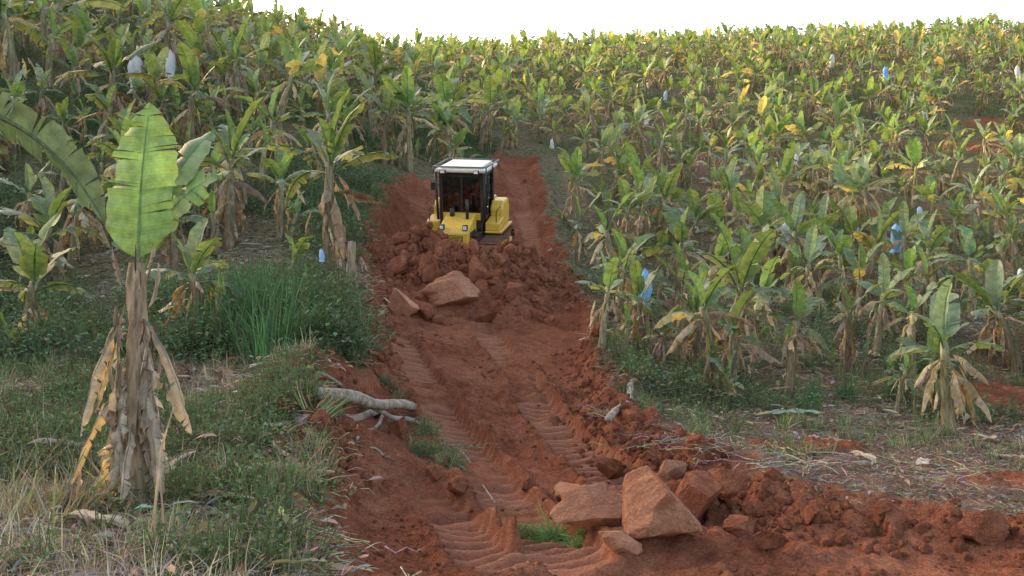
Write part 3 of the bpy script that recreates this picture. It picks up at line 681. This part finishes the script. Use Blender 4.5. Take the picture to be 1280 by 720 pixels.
def part(name,verts,faces,mat,bevel=.015):
    me=bpy.data.meshes.new(name);me.from_pydata(verts,[],faces);me.materials.append(mat)
    bm=bmesh.new();bm.from_mesh(me);bmesh.ops.recalc_face_normals(bm,faces=bm.faces);bm.to_mesh(me);bm.free()
    o=obj(name,me,parent=DZ)
    if bevel:
        md=o.modifiers.new('b','BEVEL');md.width=bevel;md.segments=2;md.limit_method='ANGLE'
    return o
BF=[(0,1,3,2),(4,6,7,5),(0,4,5,1),(2,3,7,6),(0,2,6,4),(1,5,7,3)]
def box(name,x0,x1,y0,y1,z0,z1,mat,bevel=.015):
    return part(name,[(x,y,z) for x in (x0,x1) for y in (y0,y1) for z in (z0,z1)],BF,mat,bevel)
def prism(name,prof,x0,x1,mat,bevel=.015):
    n=len(prof);v=[(x0,y,z) for y,z in prof]+[(x1,y,z) for y,z in prof]
    return part(name,v,[tuple(range(n)),tuple(range(2*n-1,n-1,-1))]+[(i,(i+1)%n,n+(i+1)%n,n+i) for i in range(n)],mat,bevel)
def rod(name,a,b_,r,mat,k=12):
    b=B();tube(b,[a,lerp(a,b_,.5),b_],[r]*3,(1,1,1),(1,1,1),k=k,jit=0);me=b.mesh(name,[mat]);return obj(name,me,parent=DZ)
yc,zc,rr=1.12,.42,.38
def track(side):
    cx=side*.93;hw=.25;P=4*yc+2*math.pi*rr;n=38;vs=[];fs=[]
    for i in range(n):
        s=i*P/n
        if s<2*yc: y_,z_,a=-yc+s,zc+rr,0
        elif s<2*yc+math.pi*rr: t=(s-2*yc)/rr;y_,z_,a=yc+rr*math.sin(t),zc+rr*math.cos(t),-t
        elif s<4*yc+math.pi*rr: y_,z_,a=yc-(s-2*yc-math.pi*rr),zc-rr,math.pi
        else: t=(s-4*yc-math.pi*rr)/rr;y_,z_,a=-yc-rr*math.sin(t),zc-rr*math.cos(t),math.pi-t
        Mx=Matrix.Translation((cx,y_,z_))@Matrix.Rotation(a,4,'X')
        for (y0,y1,z0,z1) in ((-.08,.08,-.02,.02),(.045,.07,.02,.075)):
            o=len(vs)
            for x in (-hw,hw):
                for yy in (y0,y1):
                    for zz in (z0,z1): vs.append(tuple(Mx@Vector((x,yy,zz))))
            fs+=[tuple(o+q for q in f) for f in BF]
    part('track_belt',vs,fs,ST,0)
    for yy,r_ in ((-yc,.33),(yc,.34)): rod('track_wheel',(cx-.16,yy,zc),(cx+.16,yy,zc),r_,ST,20);rod('wheel_hub',(cx+side*.14,yy,zc),(cx+side*.22,yy,zc),.13,YE,14)
    for q in range(6): rod('track_roller',(cx-.18,-.8+q*.32,.17),(cx+.18,-.8+q*.32,.17),.1,ST)
    box('track_frame',cx-.14,cx+.14,-.9,.9,.26,.52,YE)
    box('fender',cx-.27,cx+.22,-.35,1.25,.93,.99,YE)
for s in (-1,1): track(s)
nw=.43
box('hull',-.6,.6,-1.0,1.25,.35,1.0,BK)
prism('engine_hood',[(-1.42,.42),(-1.42,1.12),(-1.30,1.24),(-.38,1.52),(-.38,.42)],-nw,nw,YE,.03)
box('grille',-.28,.28,-1.436,-1.40,.86,1.06,BK,.01)
for i in range(5): box('grille_bar',-.27,.27,-1.448,-1.438,.88+i*.037,.893+i*.037,YE,0)
for s in (-1,1):
    box('hood_vent',s*(nw+.008)-.004,s*(nw+.008)+.004,-1.2,-.55,.75,1.1,BK,0)
    box('headlamp_housing',s*.33-.07,s*.33+.07,-1.40,-1.28,1.20,1.34,BK,.01);box('headlamp',s*.33-.05,s*.33+.05,-1.412,-1.402,1.22,1.32,WHt,.005)
    prism('side_tank',[(-.30,.992),(-.30,1.22),(.35,1.30),(.35,.992)],min(s*.66,s*1.08),max(s*.66,s*1.08),YE,.03)
    prism('rear_body',[(.36,.992),(.36,1.52),(.55,1.72),(1.2,1.72),(1.35,1.5),(1.35,.992)],min(s*.66,s*1.04),max(s*.66,s*1.04),YE,.06)
    rod('grab_rail',(s*.98,-.28,1.23),(s*.98,-.28,1.55),.015,BK);rod('grab_rail',(s*.98,-.28,1.55),(s*.98,.3,1.6),.015,BK)
box('fuel_tank',-.64,.64,.98,1.45,.75,1.75,YE,.05)
rod('exhaust_pipe',(.25,-.75,1.35),(.25,-.75,1.95),.045,BK)
rod('air_intake',(-.22,-.6,1.42),(-.22,-.6,1.66),.07,BK)
z0,z1=1.02,2.66;xa,ya_,yb_=.60,-.36,.95
box('cab_base',-xa,xa,ya_,yb_,z0,1.30,BK,.02)
box('cab_front_panel',-xa+.02,xa-.02,ya_-.012,ya_+.02,1.3,1.50,YE,.01)
for sx in (-1,1):
    for (yy,w) in ((ya_,.05),(.25,.04),(yb_,.06)): box('cab_post',sx*xa-w/1.1,sx*xa+w/1.1,yy-w,yy+w,1.28,z1,BK,.012)
    box('cab_sill',sx*xa-.04,sx*xa+.04,ya_,yb_,1.28,1.38,BK,.01)
    box('side_glass',sx*(xa-.005)-.004,sx*(xa-.005)+.004,ya_+.05,yb_-.05,1.38,z1-.05,GL,0)
    box('door_handle',sx*(xa+.05)-.01,sx*(xa+.05)+.01,.05,.15,1.6,1.63,WHt,.004)
    rod('mirror_arm',(sx*.62,-.4,2.3),(sx*.80,-.5,2.3),.012,BK);box('mirror',sx*.80-.06,sx*.80+.06,-.53,-.50,2.15,2.38,BK,.01)
box('centre_post',-.025,.025,ya_-.02,ya_+.03,1.5,z1,BK,.01)
box('front_glass',-xa+.05,xa-.05,ya_,ya_+.008,1.50,z1-.05,GL,0);box('rear_glass',-xa+.05,xa-.05,yb_-.01,yb_,1.4,z1-.05,GL,0)
box('header',-xa,xa,ya_-.03,ya_+.05,z1-.13,z1,BK,.01);box('header_rear',-xa,xa,yb_-.05,yb_+.03,z1-.13,z1,BK,.01)
for sx in (-1,1): box('header_side',sx*xa-.04,sx*xa+.04,ya_+.05,yb_-.05,z1-.13,z1,BK,.01)
box('roof',-.74,.74,-.54,1.12,z1,z1+.10,RF,.04)
box('roof_panel',-.60,.60,-.42,1.0,z1+.10,z1+.17,RF,.03)
for sx in (-1,1):
    rod('roof_rail',(sx*.76,-.57,z1+.17),(sx*.76,1.14,z1+.17),.022,RAILM)
    for yy in (-.57,.3,1.14): rod('roof_rail_post',(sx*.76,yy,z1-.02),(sx*.76,yy,z1+.17),.022,RAILM)
    rod('rops_post',(sx*.72,-.50,z1),(sx*.68,-.42,1.3),.035,BK)
    box('work_lamp',sx*.48-.08,sx*.48+.08,-.64,-.55,z1-.02,z1+.09,BK,.01);box('work_lamp_lens',sx*.48-.06,sx*.48+.06,-.652,-.642,z1+.0,z1+.075,WHt,.005)
rod('roof_rail_front',(-.76,-.57,z1+.17),(.76,-.57,z1+.17),.022,RAILM);rod('roof_rail_rear',(-.76,1.14,z1+.17),(.76,1.14,z1+.17),.022,RAILM)
rod('antenna',(.55,.9,z1),(.57,.95,z1+.7),.008,BK)
box('seat',-.25,.25,.3,.75,1.3,1.62,SEAT,.05);box('seat_back',-.24,.24,.62,.78,1.6,2.25,SEAT,.05);box('console',-.3,.3,-.28,-.1,1.3,1.7,SEAT,.03)
bp=[(-2.05+.16*(1-((t-.5)*2)**2),-.45+.8*t) for t in [i/8 for i in range(9)]]
prism('blade',bp+[(q[0]+.05,q[1]) for q in bp[::-1]],-1.25,1.25,YE,0)
for s in (-1,1):
    rod('push_arm',(s*.58,-1.9,.05),(s*.58,-.5,.4),.07,YE);rod('lift_cylinder',(s*.50,-1.75,.25),(s*.50,-1.25,.95),.04,BK)
cu=bpy.data.curves.new('lettering','FONT');cu.body='KOMATSU';cu.size=.155;cu.align_x='CENTER';cu.extrude=.004;cu.offset=.004
to=bpy.data.objects.new('lettering',cu);scene.collection.objects.link(to);to.parent=DZ;to.location=(0,-1.428,.70);to.rotation_euler=(rad(90),0,0);cu.materials.append(BK)
dx,dy=(582-640)/F*28.1,28.1
gz=lambda X_,Y_: float(hb(np.array([X_]),np.array([Y_]))[0])
sl=math.atan((gz(dx,dy+1.3)-gz(dx,dy-1.3))/2.6)
DZ.location=(dx,dy,gz(dx,dy)-.10)
DZ.rotation_euler=(Matrix.Rotation(sl,3,'X')@Matrix.Rotation(rad(-11),3,'Z')).to_euler()
print('dozer slope',math.degrees(sl),gz(dx,dy))
# ------------------------------------------------------------ light, sky, camera
el,az=rad(21),rad(-50)
w=bpy.data.worlds.new('World');scene.world=w;w.use_nodes=True;t=w.node_tree
bg=t.nodes.get('Background') or t.nodes.new('ShaderNodeBackground')
sk=t.nodes.new('ShaderNodeTexSky');sk.sky_type='NISHITA';sk.sun_disc=False;sk.sun_elevation=el;sk.sun_rotation=az;sk.dust_density=4.0;sk.air_density=1.0;sk.ozone_density=1.0
wb=mix(t,1.0,sk.outputs[0],(1.15,1.0,.86,1),'MULTIPLY')
t.links.new(wb,bg.inputs[0]);bg.inputs[1].default_value=.66
su=bpy.data.lights.new('sun','SUN');su.energy=5;su.angle=rad(.5);su.color=(1,.78,.42)
so=bpy.data.objects.new('sun',su);scene.collection.objects.link(so)
sd=Vector((math.sin(az)*math.cos(el),math.cos(az)*math.cos(el),math.sin(el)));so.rotation_euler=sd.to_track_quat('Z','Y').to_euler();so.location=(0,0,60)
cam=bpy.data.cameras.new('camera');co_=bpy.data.objects.new('camera',cam);scene.collection.objects.link(co_)
cam.lens=36*F/1280;cam.clip_end=2000;cam.clip_start=.1;co_.location=(0,0,0);co_.rotation_euler=(rad(90),0,0);scene.camera=co_
scene.view_settings.view_transform='Standard';scene.view_settings.look='None';scene.view_settings.exposure=0
